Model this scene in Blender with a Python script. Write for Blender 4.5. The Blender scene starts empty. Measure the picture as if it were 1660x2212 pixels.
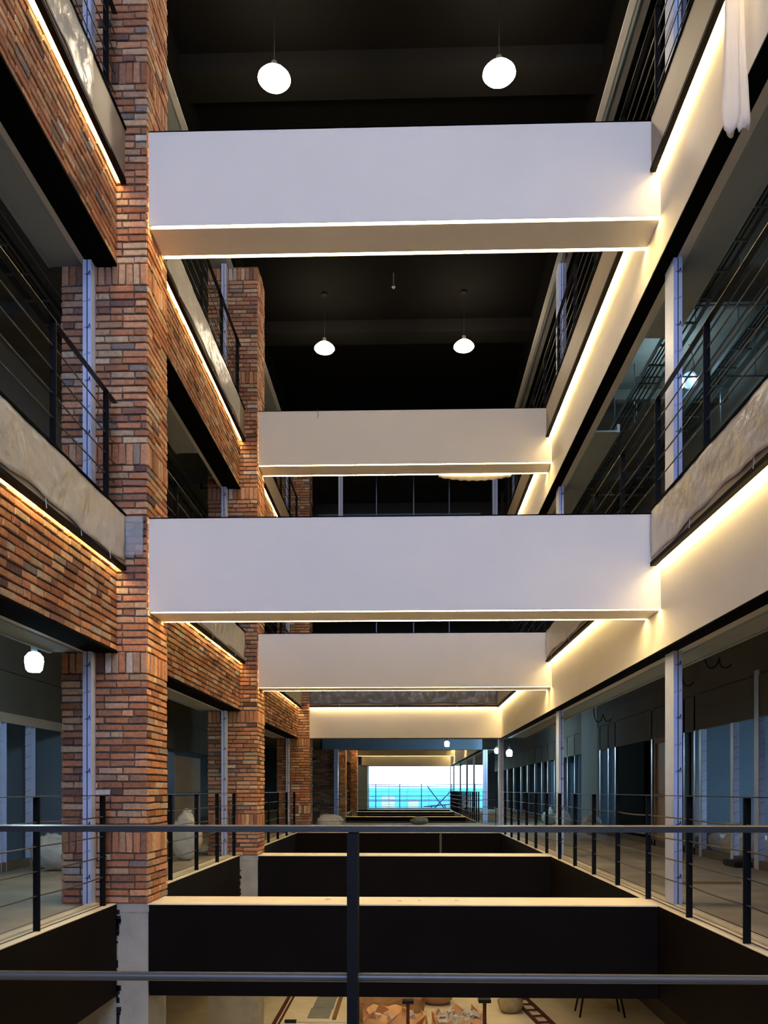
import bpy, bmesh, math, random
from mathutils import Vector, Matrix
random.seed(7)
S = bpy.context.scene
C = S.collection
PI = math.pi
# ------------------------------------------------------------------ camera, world, exposure
F = 1780.0
cam_d = bpy.data.cameras.new('camera')
cam_d.sensor_fit = 'HORIZONTAL'; cam_d.sensor_width = 36.0
cam_d.lens = 36.0 * F / 1660.0
cam_d.shift_y = (1706.5 - 1106.0) / 1660.0
cam_d.clip_start = 0.05; cam_d.clip_end = 200
cam = bpy.data.objects.new('camera', cam_d); C.objects.link(cam)
CZ = 1.15
cam.location = (0, 0, CZ)
cam.rotation_euler = (PI/2, 0, math.atan(49/1780))
S.camera = cam
W = bpy.data.worlds.new('world'); S.world = W; W.use_nodes = True
bg = W.node_tree.nodes['Background']
bg.inputs[0].default_value = (0.72, 0.90, 1.0, 1); bg.inputs[1].default_value = 5.5
S.view_settings.view_transform = 'Standard'; S.view_settings.look = 'None'
S.view_settings.gamma = 1; S.view_settings.exposure = 1.5
S.view_settings.use_curve_mapping = False
try:
    S.cycles.use_denoising = True; S.cycles.max_bounces = 7; S.cycles.diffuse_bounces = 5
    S.cycles.sample_clamp_indirect = 4; S.cycles.caustics_reflective = False; S.cycles.caustics_refractive = False
except Exception: pass
STRIP = 15.5      # light strips
BACKFILL = 5.3    # added cool fill from a glowing pane behind the camera
PEND = 48.0      # pendant shades
BULB = 60.0      # work bulbs

# ------------------------------------------------------------------ materials
def lin(c): return tuple(((v/12.92) if v <= .04045 else ((v+.055)/1.055)**2.4) for v in c)
M = {}
def mat(name, col, rough=.7, metal=0, var=0, scale=6, bump=0, bscale=60, spec=.4, stretch=None, attr=None):
    m = bpy.data.materials.new(name); m.use_nodes = True
    nt = m.node_tree; b = nt.nodes['Principled BSDF']
    b.inputs['Roughness'].default_value = rough; b.inputs['Metallic'].default_value = metal
    b.inputs['Specular IOR Level'].default_value = spec
    c = lin(col)
    b.inputs['Base Color'].default_value = (*c, 1)
    tc = nt.nodes.new('ShaderNodeTexCoord')
    src = tc.outputs['Object']
    if stretch:
        mp = nt.nodes.new('ShaderNodeMapping'); mp.inputs['Scale'].default_value = stretch
        nt.links.new(src, mp.inputs['Vector']); src = mp.outputs[0]
    if var or attr:
        n = nt.nodes.new('ShaderNodeTexNoise'); n.inputs['Scale'].default_value = scale; n.inputs['Detail'].default_value = 6
        nt.links.new(src, n.inputs['Vector'])
        mr = nt.nodes.new('ShaderNodeMapRange')
        mr.inputs[1].default_value = .3; mr.inputs[2].default_value = .7
        mr.inputs[3].default_value = 1-var; mr.inputs[4].default_value = 1+var*.7
        nt.links.new(n.outputs[0], mr.inputs[0])
        mx = nt.nodes.new('ShaderNodeVectorMath'); mx.operation = 'SCALE'
        nt.links.new(mr.outputs[0], mx.inputs['Scale'])
        if attr:
            a = nt.nodes.new('ShaderNodeAttribute'); a.attribute_name = attr
            nt.links.new(a.outputs['Color'], mx.inputs[0])
        else: mx.inputs[0].default_value = c
        nt.links.new(mx.outputs[0], b.inputs['Base Color'])
    if bump:
        n2 = nt.nodes.new('ShaderNodeTexNoise'); n2.inputs['Scale'].default_value = bscale; n2.inputs['Detail'].default_value = 4
        nt.links.new(src, n2.inputs['Vector'])
        bp = nt.nodes.new('ShaderNodeBump'); bp.inputs['Strength'].default_value = bump; bp.inputs['Distance'].default_value = .02
        nt.links.new(n2.outputs[0], bp.inputs['Height']); nt.links.new(bp.outputs[0], b.inputs['Normal'])
    M[name] = m; return m
def emis(name, col, strength):
    m = bpy.data.materials.new(name); m.use_nodes = True
    b = m.node_tree.nodes['Principled BSDF']
    b.inputs['Base Color'].default_value = (.8, .8, .8, 1)
    b.inputs['Emission Color'].default_value = (*col, 1); b.inputs['Emission Strength'].default_value = strength
    M[name] = m; return m
mat('plaster', (.90, .88, .855), .75, var=.03, scale=1.2, bump=.03, bscale=30)
mat('brick', (.7, .4, .3), .9, var=.22, scale=26, bump=.5, bscale=90, attr='Col', spec=.15)
mat('concrete', (.66, .65, .61), .9, var=.18, scale=3, bump=.25, bscale=40)
mat('slab', (.44, .44, .41), .95, var=.15, scale=2)
mat('floor_screed', (.62, .59, .53), .85, var=.2, scale=1.6, bump=.1, bscale=30)
mat('ledge', (.93, .88, .78), .6, var=.08, scale=3)
mat('steel_dark', (.06, .042, .035), .7, var=.25, scale=2.2, spec=.08, bump=.02)
mat('rail_paint', (.035, .035, .04), .6, var=.1, scale=30, bump=.08, bscale=300, spec=.15)
mat('black_soffit', (.03, .028, .025), .9, spec=.05)
mat('roof_black', (.035, .032, .03), .9, var=.1, scale=1.5, spec=.03)
mat('roof_beam', (.07, .065, .06), .9, var=.1, scale=1.5, spec=.05)
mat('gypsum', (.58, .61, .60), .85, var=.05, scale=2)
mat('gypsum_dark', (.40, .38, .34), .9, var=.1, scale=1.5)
mat('white_trim', (.78, .77, .74), .55, var=.06, scale=5)
mat('panel_taupe', (.62, .56, .48), .6, var=.05, scale=2)
mat('panel_pale', (.70, .67, .62), .7, var=.06, scale=2)
mat('rod_steel', (.26, .25, .24), .4, var=.1, scale=30, spec=.5)
mat('handrail_paint', (.05, .05, .06), .38, var=.1, scale=30, bump=.06, bscale=300, spec=.6)
mat('film', (.77, .82, .96), .35, var=.05, scale=4, bump=.05, bscale=20)
mat('ink', (.09, .10, .35), .6)
mat('black', (.02, .02, .02), .7)
mat('stud', (.62, .64, .68), .32, metal=.85, var=.08, scale=5)
mat('galv', (.42, .44, .45), .4, metal=.6)
mat('blue_wall', (.45, .52, .60), .85, var=.05, scale=1.5)
mat('timber', (.55, .42, .28), .8, var=.2, scale=8, stretch=(6, 1, 6))
mat('door_panel', (.60, .50, .38), .6, var=.05)
mat('sack', (.80, .79, .76), .7, var=.12, scale=7, bump=.5, bscale=14)
mat('tan_sack', (.62, .56, .44), .9, var=.15, scale=7, bump=.5, bscale=14)
mat('orange_bag', (.85, .66, .48), .75, var=.12, scale=6, bump=.6, bscale=9)
mat('brown_bag', (.58, .44, .30), .85, var=.15, scale=6, bump=.5, bscale=9)
mat('rust', (.36, .17, .13), .8, var=.3, scale=14)
mat('blue_wrap', (.10, .16, .40), .25, var=.4, scale=18, bump=.8, bscale=12, stretch=(3, 3, 1))
mat('sky_net', (.35, .80, .92), .8)
mat('scaffold_blue', (.10, .24, .50), .5)
mat('outside_ground', (.45, .5, .55), .9)
mat('tile', (.55, .57, .56), .5, var=.1)
mat('cable_black', (.05, .05, .05), .6)
mat('white_fabric', (.93, .90, .86), .7, bump=.3, bscale=8)
emis('strip_light', (1.0, .71, .29), STRIP)
emis('back_fill', (.40, .56, .98), BACKFILL)  # glow of the added pane behind the camera
emis('pendant_glow', (1.0, .83, .58), PEND)
emis('lower_fill_glow', (1.0, .83, .58), 15.0)  # for the added lamps over the lower floor
emis('bulb_cool', (.52, .82, 1.0), BULB)
def film_mat(name, col, alpha, rough=.3):
    m = mat(name, col, rough, var=.06, scale=3, bump=.55, bscale=7)
    nt = m.node_tree; b = nt.nodes['Principled BSDF']; b.inputs['Alpha'].default_value = alpha
    for n in nt.nodes:
        if n.type == 'BUMP': n.inputs['Distance'].default_value = .05
    return m
m = M['white_fabric']; nt = m.node_tree; tl = nt.nodes.new('ShaderNodeBsdfTranslucent'); tl.inputs[0].default_value = (.9, .86, .8, 1)
mx = nt.nodes.new('ShaderNodeMixShader'); mx.inputs[0].default_value = .45
nt.links.new(nt.nodes['Principled BSDF'].outputs[0], mx.inputs[1]); nt.links.new(tl.outputs[0], mx.inputs[2]); nt.links.new(mx.outputs[0], nt.nodes['Material Output'].inputs[0])
film_mat('plastic', (.80, .78, .75), .86, .32)
film_mat('plastic_clear', (.75, .77, .80), .35, .15)
film_mat('plastic_dark', (.50, .49, .48), .85, .18)
g = bpy.data.materials.new('glass'); g.use_nodes = True; nt = g.node_tree
nt.nodes.remove(nt.nodes['Principled BSDF'])
tr = nt.nodes.new('ShaderNodeBsdfTransparent'); tr.inputs[0].default_value = (.75, .8, .8, 1)
gl = nt.nodes.new('ShaderNodeBsdfGlossy'); gl.inputs['Roughness'].default_value = .02
fr = nt.nodes.new('ShaderNodeFresnel'); fr.inputs[0].default_value = 1.5
mx = nt.nodes.new('ShaderNodeMixShader')
nt.links.new(fr.outputs[0], mx.inputs[0]); nt.links.new(tr.outputs[0], mx.inputs[1]); nt.links.new(gl.outputs[0], mx.inputs[2])
nt.links.new(mx.outputs[0], nt.nodes['Material Output'].inputs[0]); M['glass'] = g

# ------------------------------------------------------------------ helpers
def bm_new(): return bmesh.new()
def box(bm, x0, x1, y0, y1, z0, z1, bev=0):
    if x0 > x1: x0, x1 = x1, x0
    if y0 > y1: y0, y1 = y1, y0
    r = bmesh.ops.create_cube(bm, size=1, matrix=Matrix.Translation(((x0+x1)/2, (y0+y1)/2, (z0+z1)/2)) @ Matrix.Diagonal((x1-x0, y1-y0, z1-z0, 1)))
    if bev:
        es = set()
        for v in r['verts']: es.update(v.link_edges)
        bmesh.ops.bevel(bm, geom=list(es), offset=bev, segments=2, affect='EDGES')
    return bm
def B(*a, **k): return box(bm_new(), *a, **k)
def tube(bm, pts, r, n=8, cap=True):
    pts = [Vector(p) for p in pts]; rings = []
    for i, p in enumerate(pts):
        t = (pts[min(i+1, len(pts)-1)] - pts[max(i-1, 0)]).normalized()
        a = t.cross(Vector((0, 0, 1)));
        if a.length < .05: a = t.cross(Vector((1, 0, 0)))
        a.normalize(); b = t.cross(a)
        rr = r[i] if isinstance(r, (list, tuple)) else r
        rings.append([bm.verts.new(p + (a*math.cos(2*PI*k/n) + b*math.sin(2*PI*k/n))*rr) for k in range(n)])
    for i in range(len(rings)-1):
        for k in range(n):
            bm.faces.new((rings[i][k], rings[i][(k+1) % n], rings[i+1][(k+1) % n], rings[i+1][k]))
    if cap:
        bm.faces.new(rings[0]); bm.faces.new(rings[-1])
    return bm
def lathe(bm, prof, n=24, c=(0, 0, 0)):
    rings = []
    for r, z in prof:
        rings.append([bm.verts.new((c[0]+r*math.cos(2*PI*k/n), c[1]+r*math.sin(2*PI*k/n), c[2]+z)) for k in range(n)])
    for i in range(len(rings)-1):
        for k in range(n):
            bm.faces.new((rings[i][k], rings[i][(k+1) % n], rings[i+1][(k+1) % n], rings[i+1][k]))
    bm.faces.new(rings[0]); bm.faces.new(rings[-1])
    return bm
def obj(name, bm, m, parent=None, smooth=False, loc=None):
    me = bpy.data.meshes.new(name)
    bmesh.ops.recalc_face_normals(bm, faces=bm.faces[:])
    if smooth:
        for f in bm.faces: f.smooth = True
    bm.to_mesh(me); bm.free()
    me.materials.append(M[m])
    o = bpy.data.objects.new(name, me); C.objects.link(o)
    if parent is not None: o.parent = parent
    if loc: o.location = loc
    return o
def tag(o, label, cat, group=None, kind=None):
    if label: o['label'] = label
    if cat: o['category'] = cat
    if group: o['group'] = group
    if kind: o['kind'] = kind
    return o
def thing(name, label, cat, loc=(0, 0, 0), rz=0, group=None):
    o = bpy.data.objects.new(name, None); C.objects.link(o); o.empty_display_size = .1
    o.location = loc; o.rotation_euler = (0, 0, rz)
    return tag(o, label, cat, group)
def struct(name, bm, m, label=None, cat=None):
    o = obj(name, bm, m); o['kind'] = 'structure'
    if label: o['label'] = label
    o['category'] = cat or name.split('_')[0]
    return o

# ---- bricks: every brick is a bevelled block with its own fired colour
PAL = [((.72, .50, .37), 10), ((.76, .56, .43), 10), ((.76, .61, .49), 8), ((.67, .46, .35), 5), ((.77, .66, .54), 4),
       ((.60, .44, .37), 4), ((.79, .75, .70), 1), ((.57, .51, .47), 1), ((.44, .34, .31), 1)]
PALL = [lin(c) for c, w in PAL for _ in range(w)]
MORT = lin((.38, .35, .33))
class Bricks:
    def __init__(s): s.v = []; s.f = []; s.c = []
    def hexa(s, pts, col):
        b = len(s.v); s.v += pts
        n = len(pts)//4
        s.f.append((b, b+1, b+2, b+3)); s.c.append(col)
        for k in range(n-1):
            for i in range(4):
                j = (i+1) % 4
                s.f.append((b+4*k+i, b+4*k+j, b+4*k+4+j, b+4*k+4+i)); s.c.append(col)
        s.f.append(tuple(b+4*(n-1)+i for i in (3, 2, 1, 0))); s.c.append(col)
    def block(s, x0, x1, y0, y1, z0, z1, col=None):
        s.hexa([Vector(p) for p in ((x0, y0, z0), (x1, y0, z0), (x1, y1, z0), (x0, y1, z0), (x0, y0, z1), (x1, y0, z1), (x1, y1, z1), (x0, y1, z1))], col or MORT)
    def one(s, o, u, n, a0, a1, z0, z1):
        R = random.uniform; j = lambda: R(-.0055, .0055)
        d = .019 + R(-.006, .006)
        col = list(random.choice(PALL)); k = R(.72, 1.2); col = tuple(c*k for c in col)
        Z = Vector((0, 0, 1))
        cs = [(a0, z0), (a1, z0), (a1, z1), (a0, z1)]
        cs = [(a+j(), z+j()*.7) for a, z in cs]
        ca = (a0+a1)/2; cz = (z0+z1)/2
        e = .005
        pts = [o+u*a+Z*z-n*.01 for a, z in cs] + [o+u*a+Z*z+n*(d-e) for a, z in cs]
        pts += [o+u*(a-math.copysign(e, a-ca))+Z*(z-math.copysign(e, z-cz))+n*(d+R(-.001, .002)) for a, z in cs]
        s.hexa(pts, col)
    def face(s, o, u, n, L, z0, z1, base=0.0, soldiers=(), flip=0):
        """brick face of length L along u from o, out of plane n, between z0 and z1 with course .073"""
        o = Vector(o); u = Vector(u); n = Vector(n)
        H = .0728; z = z0; row = 0
        while z < z1-.02:
            sol = [q for q in soldiers if abs(z-q) < H*.55]
            if sol and z+H*2.9 < z1+.1:
                zt = z+3*H
                a = 0.0
                while a < L-.02:
                    w = min(.073, L-a)
                    if L-a-w < .03: w = L-a
                    s.one(o, u, n, a+.004, a+w-.005, z+.004, min(zt, z1)-.008); a += w
                z = zt; row += 1; continue
            zt = min(z+H, z1)
            a = 0.0; first = True
            while a < L-.01:
                w = random.choice((.25, .25, .25, .245, .125)) if not first else (.25 if (row+flip) % 2 else .125)
                if first and random.random() < .25: w = .19
                first = False
                if L-a-w < .06: w = L-a
                s.one(o, u, n, a+.004, a+w-.007, z+.005, zt-.012); a += w
            z = zt; row += 1
    def build(s, name, parent=None):
        me = bpy.data.meshes.new(name)
        me.from_pydata([tuple(v) for v in s.v], [], s.f)
        ca = me.color_attributes.new('Col', 'FLOAT_COLOR', 'CORNER')
        data = []
        for f, c in zip(s.f, s.c):
            data += [c[0], c[1], c[2], 1.0]*len(f)
        ca.data.foreach_set('color', data)
        bm = bmesh.new(); bm.from_mesh(me); bmesh.ops.recalc_face_normals(bm, faces=bm.faces[:]); bm.to_mesh(me); bm.free()
        me.materials.append(M['brick'])
        o = bpy.data.objects.new(name, me); C.objects.link(o)
        if parent: o.parent = parent
        return o

# ------------------------------------------------------------------ levels
H = 3.91
LV = [0, H, 2*H]
Y0, YE = -9.0, 22.15           # first hall
V2, V2E, YW = 29.0, 48.0, 50.5 # second hall and the far window
P = [(8.27, 8.95), (14.43, 15.12), (22.15, 22.85)]     # brick pillars, depth ranges
PX0, PX1 = -3.5, -2.625
BEAMS = [(8.27, 8.80), (14.43, 14.96)]
XR, XL = 2.53, -2.94           # wall faces above the openings
LVN = ['at camera level', 'one storey up', 'two storeys up']

# ------------------------------------------------------------------ slabs, floors, ceilings
def slab_piece(name, x0, x1, y0, y1, z, t=.3, m='floor_screed'):
    return struct(name, B(x0, x1, y0, y1, z-t, z), m)
for k, L in enumerate(LV):
    m = 'floor_screed' if k == 0 else 'slab'
    slab_piece('floor', 2.58, 9.2, Y0, YW, L, m=m)
    slab_piece('floor', -9.2, -3.0, Y0, YW, L, m=m)
    slab_piece('floor', -3.0, 2.58, YE+.1, V2-.1, L, m=m)
slab_piece('floor', -3.0, 2.58, -1.4, 1.22, 0)          # the bridge the camera stands on
slab_piece('floor', -3.0, 2.58, V2E, YW, 0)
struct('floor', B(-9.2, 9.2, Y0, YW, -H-.3, -H), 'ledge')
struct('ceiling', B(-9.4, 9.4, Y0, YW, 11.3, 11.6), 'slab')
# black roof void over the hall
struct('ceiling', B(-3.05, 2.6, Y0, YE, 11.0, 11.1), 'roof_black')
struct('ceiling', B(-3.1, -3.05, Y0, YE, 10.36, 11.1), 'roof_black')
struct('ceiling', B(2.6, 2.65, Y0, YE, 10.36, 11.1), 'roof_black')
struct('ceiling', B(-3.1, 2.65, YE, YE+.05, 10.36, 11.1), 'roof_black')
for i, y in enumerate((4.75, 10.95, 17.25)):
    struct('trim_1', B(-3.05, 2.6, y, y+.48, 10.74, 11.0), 'roof_beam')
# outer walls
struct('wall_right', B(9.2, 9.4, Y0, YW, -H-.3, 11.6), 'blue_wall')
struct('wall_left', B(-9.4, -9.2, Y0, YW, -H-.3, 11.6), 'blue_wall')
# far wall around the big window
struct('wall_back', B(-9.4, -2.45, YW, YW+.2, -H-.3, 11.6), 'blue_wall')
struct('wall_back', B(4.9, 9.4, YW, YW+.2, -H-.3, 11.6), 'blue_wall')
struct('wall_back', B(-2.45, 4.9, YW, YW+.2, 2.75, 11.6), 'plaster')
struct('wall_back', B(-2.45, 4.9, YW, YW+.2, -H-.3, -.02), 'steel_dark')
# wall behind the camera with tall glazing added as a cool fill
wf = bm_new()
box(wf, -9.4, -3.0, Y0-.2, Y0, -H-.3, 11.6); box(wf, 2.6, 9.4, Y0-.2, Y0, -H-.3, 11.6)
box(wf, -3.0, 2.6, Y0-.2, Y0, -H-.3, 3.5); box(wf, -3.0, 2.6, Y0-.2, Y0, 10.9, 11.6)
struct('wall_front', wf, 'plaster')
fm = bm_new()
for x in (-3.0, -1.13, .73, 2.55): box(fm, x, x+.06, Y0-.1, Y0+.02, 3.5, 10.9)
for z in (3.5, 7.4, 10.84): box(fm, -3, 2.6, Y0-.1, Y0+.02, z, z+.06)
w1 = struct('window_fill', fm, 'rail_paint'); obj('pane', B(-3, 2.6, Y0-.16, Y0-.14, 3.5, 10.9), 'back_fill', w1)  # unseen pane added to throw cool light on the beam fronts

# ------------------------------------------------------------------ edge assemblies
def edge_side(side, k, y0, y1, cut=0, has_strip=True, brick=True, hall='near hall', where=''):
    """slab edge of level k on one side: panel, cove strip, wall above the opening of the level below"""
    L = LV[k]
    if side == 'R':
        px, sx, fx, sg = 2.43, 2.475, XR, 1
    else:
        px, sx, fx, sg = -2.85, -2.895, XL, -1
    word = 'right' if side == 'R' else 'left'
    ya = y0; y0 = y0+cut
    pm = bm_new()
    box(pm, px, px+sg*.045, y0, y1, L-.5, L+.005)
    struct('trim_2', pm, 'panel_taupe')
    struct('trim_3', B(px-sg*.012, px+sg*.042, y0, y1, L-.54, L-.5), 'steel_dark')
    struct('trim_4', B(px-sg*.014, px+sg*.09, y0, y1, L+.005, L+.03), 'black_soffit')
    # slab edge filler behind the panel
    struct('trim_5', B(px+sg*.045, sg*3.0 if side == 'L' else 2.58, y0, y1, L-.47, L), 'slab')
    st = obj('light_strip', B(px+sg*.046, fx-sg*.001, y0+.03, y1-.03, L-.507, L-.48), 'strip_light')
    tag(st, 'light strip under the %s floor edge, %s, %s%s' % (word, LVN[k], where, '' if hall == 'near hall' else ' of far hall'), 'light strip', group='cove light strips')
    # wall above opening
    y0 = ya
    if side == 'R':
        struct('wall_right', B(fx, fx+.09, y0, y1, L-1.36, L-.47), 'plaster')
        a, b_, c_, d_ = 2.535, 2.69, 2.79, 3.12
    else:
        br = Bricks(); zt = L-.475
        br.block(fx-.1, fx-.012, y0, y1, L-1.36, zt)
        br.face((fx-.012, y0, 0), (0, 1, 0), (1, 0, 0), y1-y0, L-1.355, zt)
        o = br.build('wall_left'); tag(o, 'brick wall band over the left opening, %s, %s' % (LVN[k], where), 'wall', kind='structure')
        a, b_, c_, d_ = -2.93, -3.22, -3.28, -3.6
    struct('trim_6', B(a, b_, y0, y1, L-1.375, L-1.35), 'black_soffit')
    struct('trim_7', B(b_, c_, y0, y1, L-1.37, L-1.34), 'white_trim')
    return c_, d_, L
def soffit(c_, d_, L, y0, y1, gaps=()):
    ys = [y0]+[v for g_ in gaps for v in g_]+[y1]
    for a, b in zip(ys[::2], ys[1::2]):
        bm = bm_new(); box(bm, c_, d_, a, b, L-1.36, L-1.34)
        sg = 1 if d_ > 0 else -1
        box(bm, d_, d_+sg*.04, a, b, L-1.37, L-1.25)
        box(bm, c_+sg*.05, c_+sg*.062, a, b, L-1.366, L-1.36)
        struct('ceiling', bm, 'gypsum')
BAYW = ['before the first crossbeam', 'between the crossbeams', 'beyond the second crossbeam']
bays_R = [(-1.0, 8.25), (8.25, 14.4), (14.4, YE)]
bays_L = [(-1.0, P[0][0]), (P[0][1], P[1][0]), (P[1][1], P[2][0])]
for k in (1, 2):
    for i, (a, b) in enumerate(bays_R):
        c_, d_, L = edge_side('R', k, a if i else Y0, b, cut=.56 if i else 0, where=BAYW[i])
        soffit(c_, d_, L, a if i else Y0, b, gaps=((9.77, 12.3),) if (k == 2 and i == 1) else ((19.5, 21.0),) if (k == 2 and i == 2) else ())
    for i, (a, b) in enumerate(bays_L):
        c_, d_, L = edge_side('L', k, a, b, where=BAYW[i])
        soffit(c_, d_, L, a, b, gaps=((12.9, b),) if (k == 2 and i == 1) else ())
# roof-level soffits
for (x0, x1, t0, t1) in ((2.6, 2.68, 0, 0), (-3.05, -3.13, 0, 0)):
    struct('trim_7', B(x0, x1, Y0, YE, 10.34, 10.37), 'white_trim')
struct('ceiling', B(2.68, 3.0, Y0, YE, 10.345, 10.37), 'gypsum')
struct('ceiling', B(-3.13, -3.5, Y0, YE, 10.345, 10.37), 'gypsum')
# hall end (far side) for levels 1 and 2, plus the same at level 1 in the second hall
def edge_end(k, Y, facing=-1, x0=-2.62, x1=2.53, strip=True, where=''):
    L = LV[k]; f = facing
    struct('trim_2', B(x0, 2.43, Y+f*.10, Y+f*.06, L-.5, L+.005), 'panel_taupe')
    struct('trim_3', B(x0, 2.43, Y+f*.11, Y+f*.058, L-.54, L-.5), 'steel_dark')
    struct('trim_5', B(x0, 2.43, Y+f*.06, Y-f*.3, L-.47, L), 'slab')
    if strip:
        st = obj('light_strip', B(x0+.02, 2.45, Y+f*.055, Y+f*.003, L-.507, L-.48), 'strip_light')
        tag(st, 'light strip across the far end, %s, %s' % (LVN[k], where), 'light strip', group='cove light strips')
    struct('wall_back', B(x0, x1, Y, Y-f*.09, L-1.36, L-.47), 'plaster')
    struct('trim_6', B(x0, x1+.2, Y, Y-f*.35, L-1.375, L-1.355), 'gypsum_dark')
edge_end(1, YE, where='above the far bridge'); edge_end(2, YE, where='near hall')
# second hall, seen through the opening below level 1
P2 = [(35.3, 35.95), (43.6, 44.25)]
for i, (a, b) in enumerate(((V2, 35.3), (35.3, 43.6), (43.6, V2E))):
    c_, d_, L = edge_side('R', 1, a, b, cut=.51 if i else 0, hall='far hall', where=['first bay', 'second bay', 'last bay'][i]); soffit(c_, d_, L, a, b)
for i, (a, b) in enumerate(((V2, 35.3), (35.95, 43.6), (44.25, V2E))):
    c_, d_, L = edge_side('L', 1, a, b, hall='far hall', where=['first bay', 'second bay', 'last bay'][i])
edge_end(1, V2E, x0=-2.62, where='end of the far hall')
struct('wall_back', B(-2.95, 2.62, V2-.35, V2, 2.55, 3.62), 'blue_wall')
br = Bricks(); br.block(-3.5, -2.5, 28.5, 28.9, 0, 2.55); br.face((-3.5, 28.5, 0), (1, 0, 0), (0, -1, 0), 1.0, .002, 2.55)
o = br.build('wall_back'); tag(o, 'dark brick wall at the left end of the far bridge', 'wall', kind='structure')
struct('ceiling', B(-3.1, 2.65, V2, V2E, 7.6, 7.8), 'roof_black')
# level 0: dark steel edge, cream ledge and floor tracks
def edge0(x, sg, y0, y1):
    struct('trim_8', B(x, x+sg*.02, y0, y1, -.93, -.004), 'steel_dark')
    struct('trim_9', B(x-sg*.004, x+sg*.075, y0, y1, -.004, .004), 'ledge')
    bm = bm_new()
    box(bm, x+sg*.10, x+sg*.135, y0, y1, -.02, .006)
    box(bm, x+sg*.17, x+sg*.235, y0, y1, -.02, .012)
    box(bm, x+sg*.25, x+sg*.262, y0, y1, -.02, .014)
    struct('trim_9', bm, 'ledge')
    struct('trim_10', B(x+sg*.075, x+sg*.1, y0, y1, -.03, .001), 'black')
    struct('trim_10', B(x+sg*.30, x+sg*.312, y0, y1, -.03, .002), 'steel_dark')
    struct('trim_5', B(x+sg*.02, x+sg*.3, y0, y1, -.9, -.02), 'slab')
edge0(2.5, 1, -1.4, YE); edge0(2.5, 1, V2, V2E)
for a, b in bays_L: edge0(-2.935, -1, a-.03 if a > 0 else -1.4, b-.02)
for a, b in ((V2, 35.3), (35.95, 43.6), (44.25, V2E)): edge0(-2.935, -1, a, b)
struct('trim_8', B(-2.93, 2.5, YE-.02, YE+.0, -.93, -.004), 'steel_dark')
struct('trim_9', B(-2.93, 2.5, YE-.025, YE+.12, -.004, .006), 'ledge')
struct('trim_8', B(-2.93, 2.5, 1.2, 1.22, -.93, -.002), 'steel_dark')
struct('trim_8', B(-2.93, 2.5, V2E-.02, V2E, -.93, -.002), 'steel_dark')

# ------------------------------------------------------------------ crossbeams
def crossbeam(k, i, y0, y1, hall='', dark=False):
    L = LV[k]; x0, x1 = -2.610, 2.528
    if dark: x1 = 2.5
    n = ['first', 'second', 'third', 'fourth'][i]
    if dark:
        lab = 'dark steel crossbeam with cream top ledge, %s from the camera%s' % (n, hall)
    else:
        lab = 'white boxed crossbeam, %s from the camera%s, %s' % (n, hall, LVN[k])
    t = thing('crossbeam', lab, 'beam', ((x0+x1)/2, y0, L-.96), group='crossbeams over the hall')
    hx = (x1-x0)/2; d = y1-y0; h = .955
    bm = bm_new()
    if dark:
        box(bm, -hx, hx, 0, d, .03, h-.006, .003); obj('body', bm, 'steel_dark', t)
        obj('ledge_top', B(-hx-.01, hx+.02, -.008, d+.05, h-.006, h+.006), 'ledge', t)['label'] = 'cream ledge on top of the beam'
    else:
        box(bm, -hx, hx, 0, .008, 0, h)
        box(bm, -hx, hx, d-.008, d, 0, h)
        box(bm, -hx, hx, 0, d, h-.012, h)
        box(bm, -hx, hx, .056, d-.056, .0, .03)
        obj('body', bm, 'plaster', t)
    if not dark:
        obj('light_strip', B(-hx+.035, hx-.01, .010, .055, .006, .03), 'strip_light', t)
        obj('light_strip', B(-hx+.035, hx-.01, d-.055, d-.010, .006, .03), 'strip_light', t)
    return t
for k in (1, 2):
    for i, (a, b) in enumerate(BEAMS): crossbeam(k, i, a, b)
for i, (a, b) in enumerate(BEAMS): crossbeam(0, i, a, b, dark=True)
for i, a in enumerate((35.3, 43.5)):
    crossbeam(0, i, a, a+.5, ' in the far hall', dark=True); crossbeam(1, i, a, a+.5, ' in the far hall')

# ------------------------------------------------------------------ brick pillars
def pillar(y0, y1, top, label, lo=0.0):
    t = thing('brick_pillar', label, 'pillar', (0, 0, 0), group='brick pillars down the left side')
    br = Bricks(); br.block(PX0+.012, PX1-.012, y0+.012, y1-.012, 0, top)
    sol = [q for k in range(3) for q in (.51+k*H, 2.34+k*H)]
    br.face((PX0, y0+.012, 0), (1, 0, 0), (0, -1, 0), PX1-PX0, .002, top, soldiers=sol)
    br.face((PX1-.012, y0, 0), (0, 1, 0), (1, 0, 0), y1-y0, .002, top, soldiers=sol, flip=1)
    br.face((PX0+.012, y0, 0), (0, 1, 0), (-1, 0, 0), y1-y0, .002, top, soldiers=sol)
    if y0 < 30: br.face((PX0, y1-.012, 0), (1, 0, 0), (0, 1, 0), PX1-PX0, .002, min(top, 5), soldiers=sol)
    br.build('brickwork', t)
    bm = bm_new()
    box(bm, -2.95, PX1+.0, y0+.03, y1-.03, -.96, .0); box(bm, PX0, PX1, y0+.03, y1-.03, -H, -.96)
    box(bm, -2.9, PX1+.012, y0+.02, y1-.02, -.09, .0)
    obj('concrete_base', bm, 'concrete', t)['label'] = 'bare concrete column under the bricks'
    bp = bm_new()
    for q in range(26):
        z = -random.uniform(.05, 1.9); zz = random.uniform(.02, .09)
        box(bp, -2.95, -2.95+random.uniform(.015, .05), y0+.022, y0+.03, z, z+zz)
    obj('tar_smears', bp, 'black', t)
pillar(*P[0], 10.36, 'nearest brick pillar, rising beside the left end of the first crossbeam')
pillar(*P[1], 10.36, 'second brick pillar, at the left end of the second crossbeam')
pillar(*P[2], 10.36, 'third brick pillar, at the far left corner of the near hall')
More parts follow.
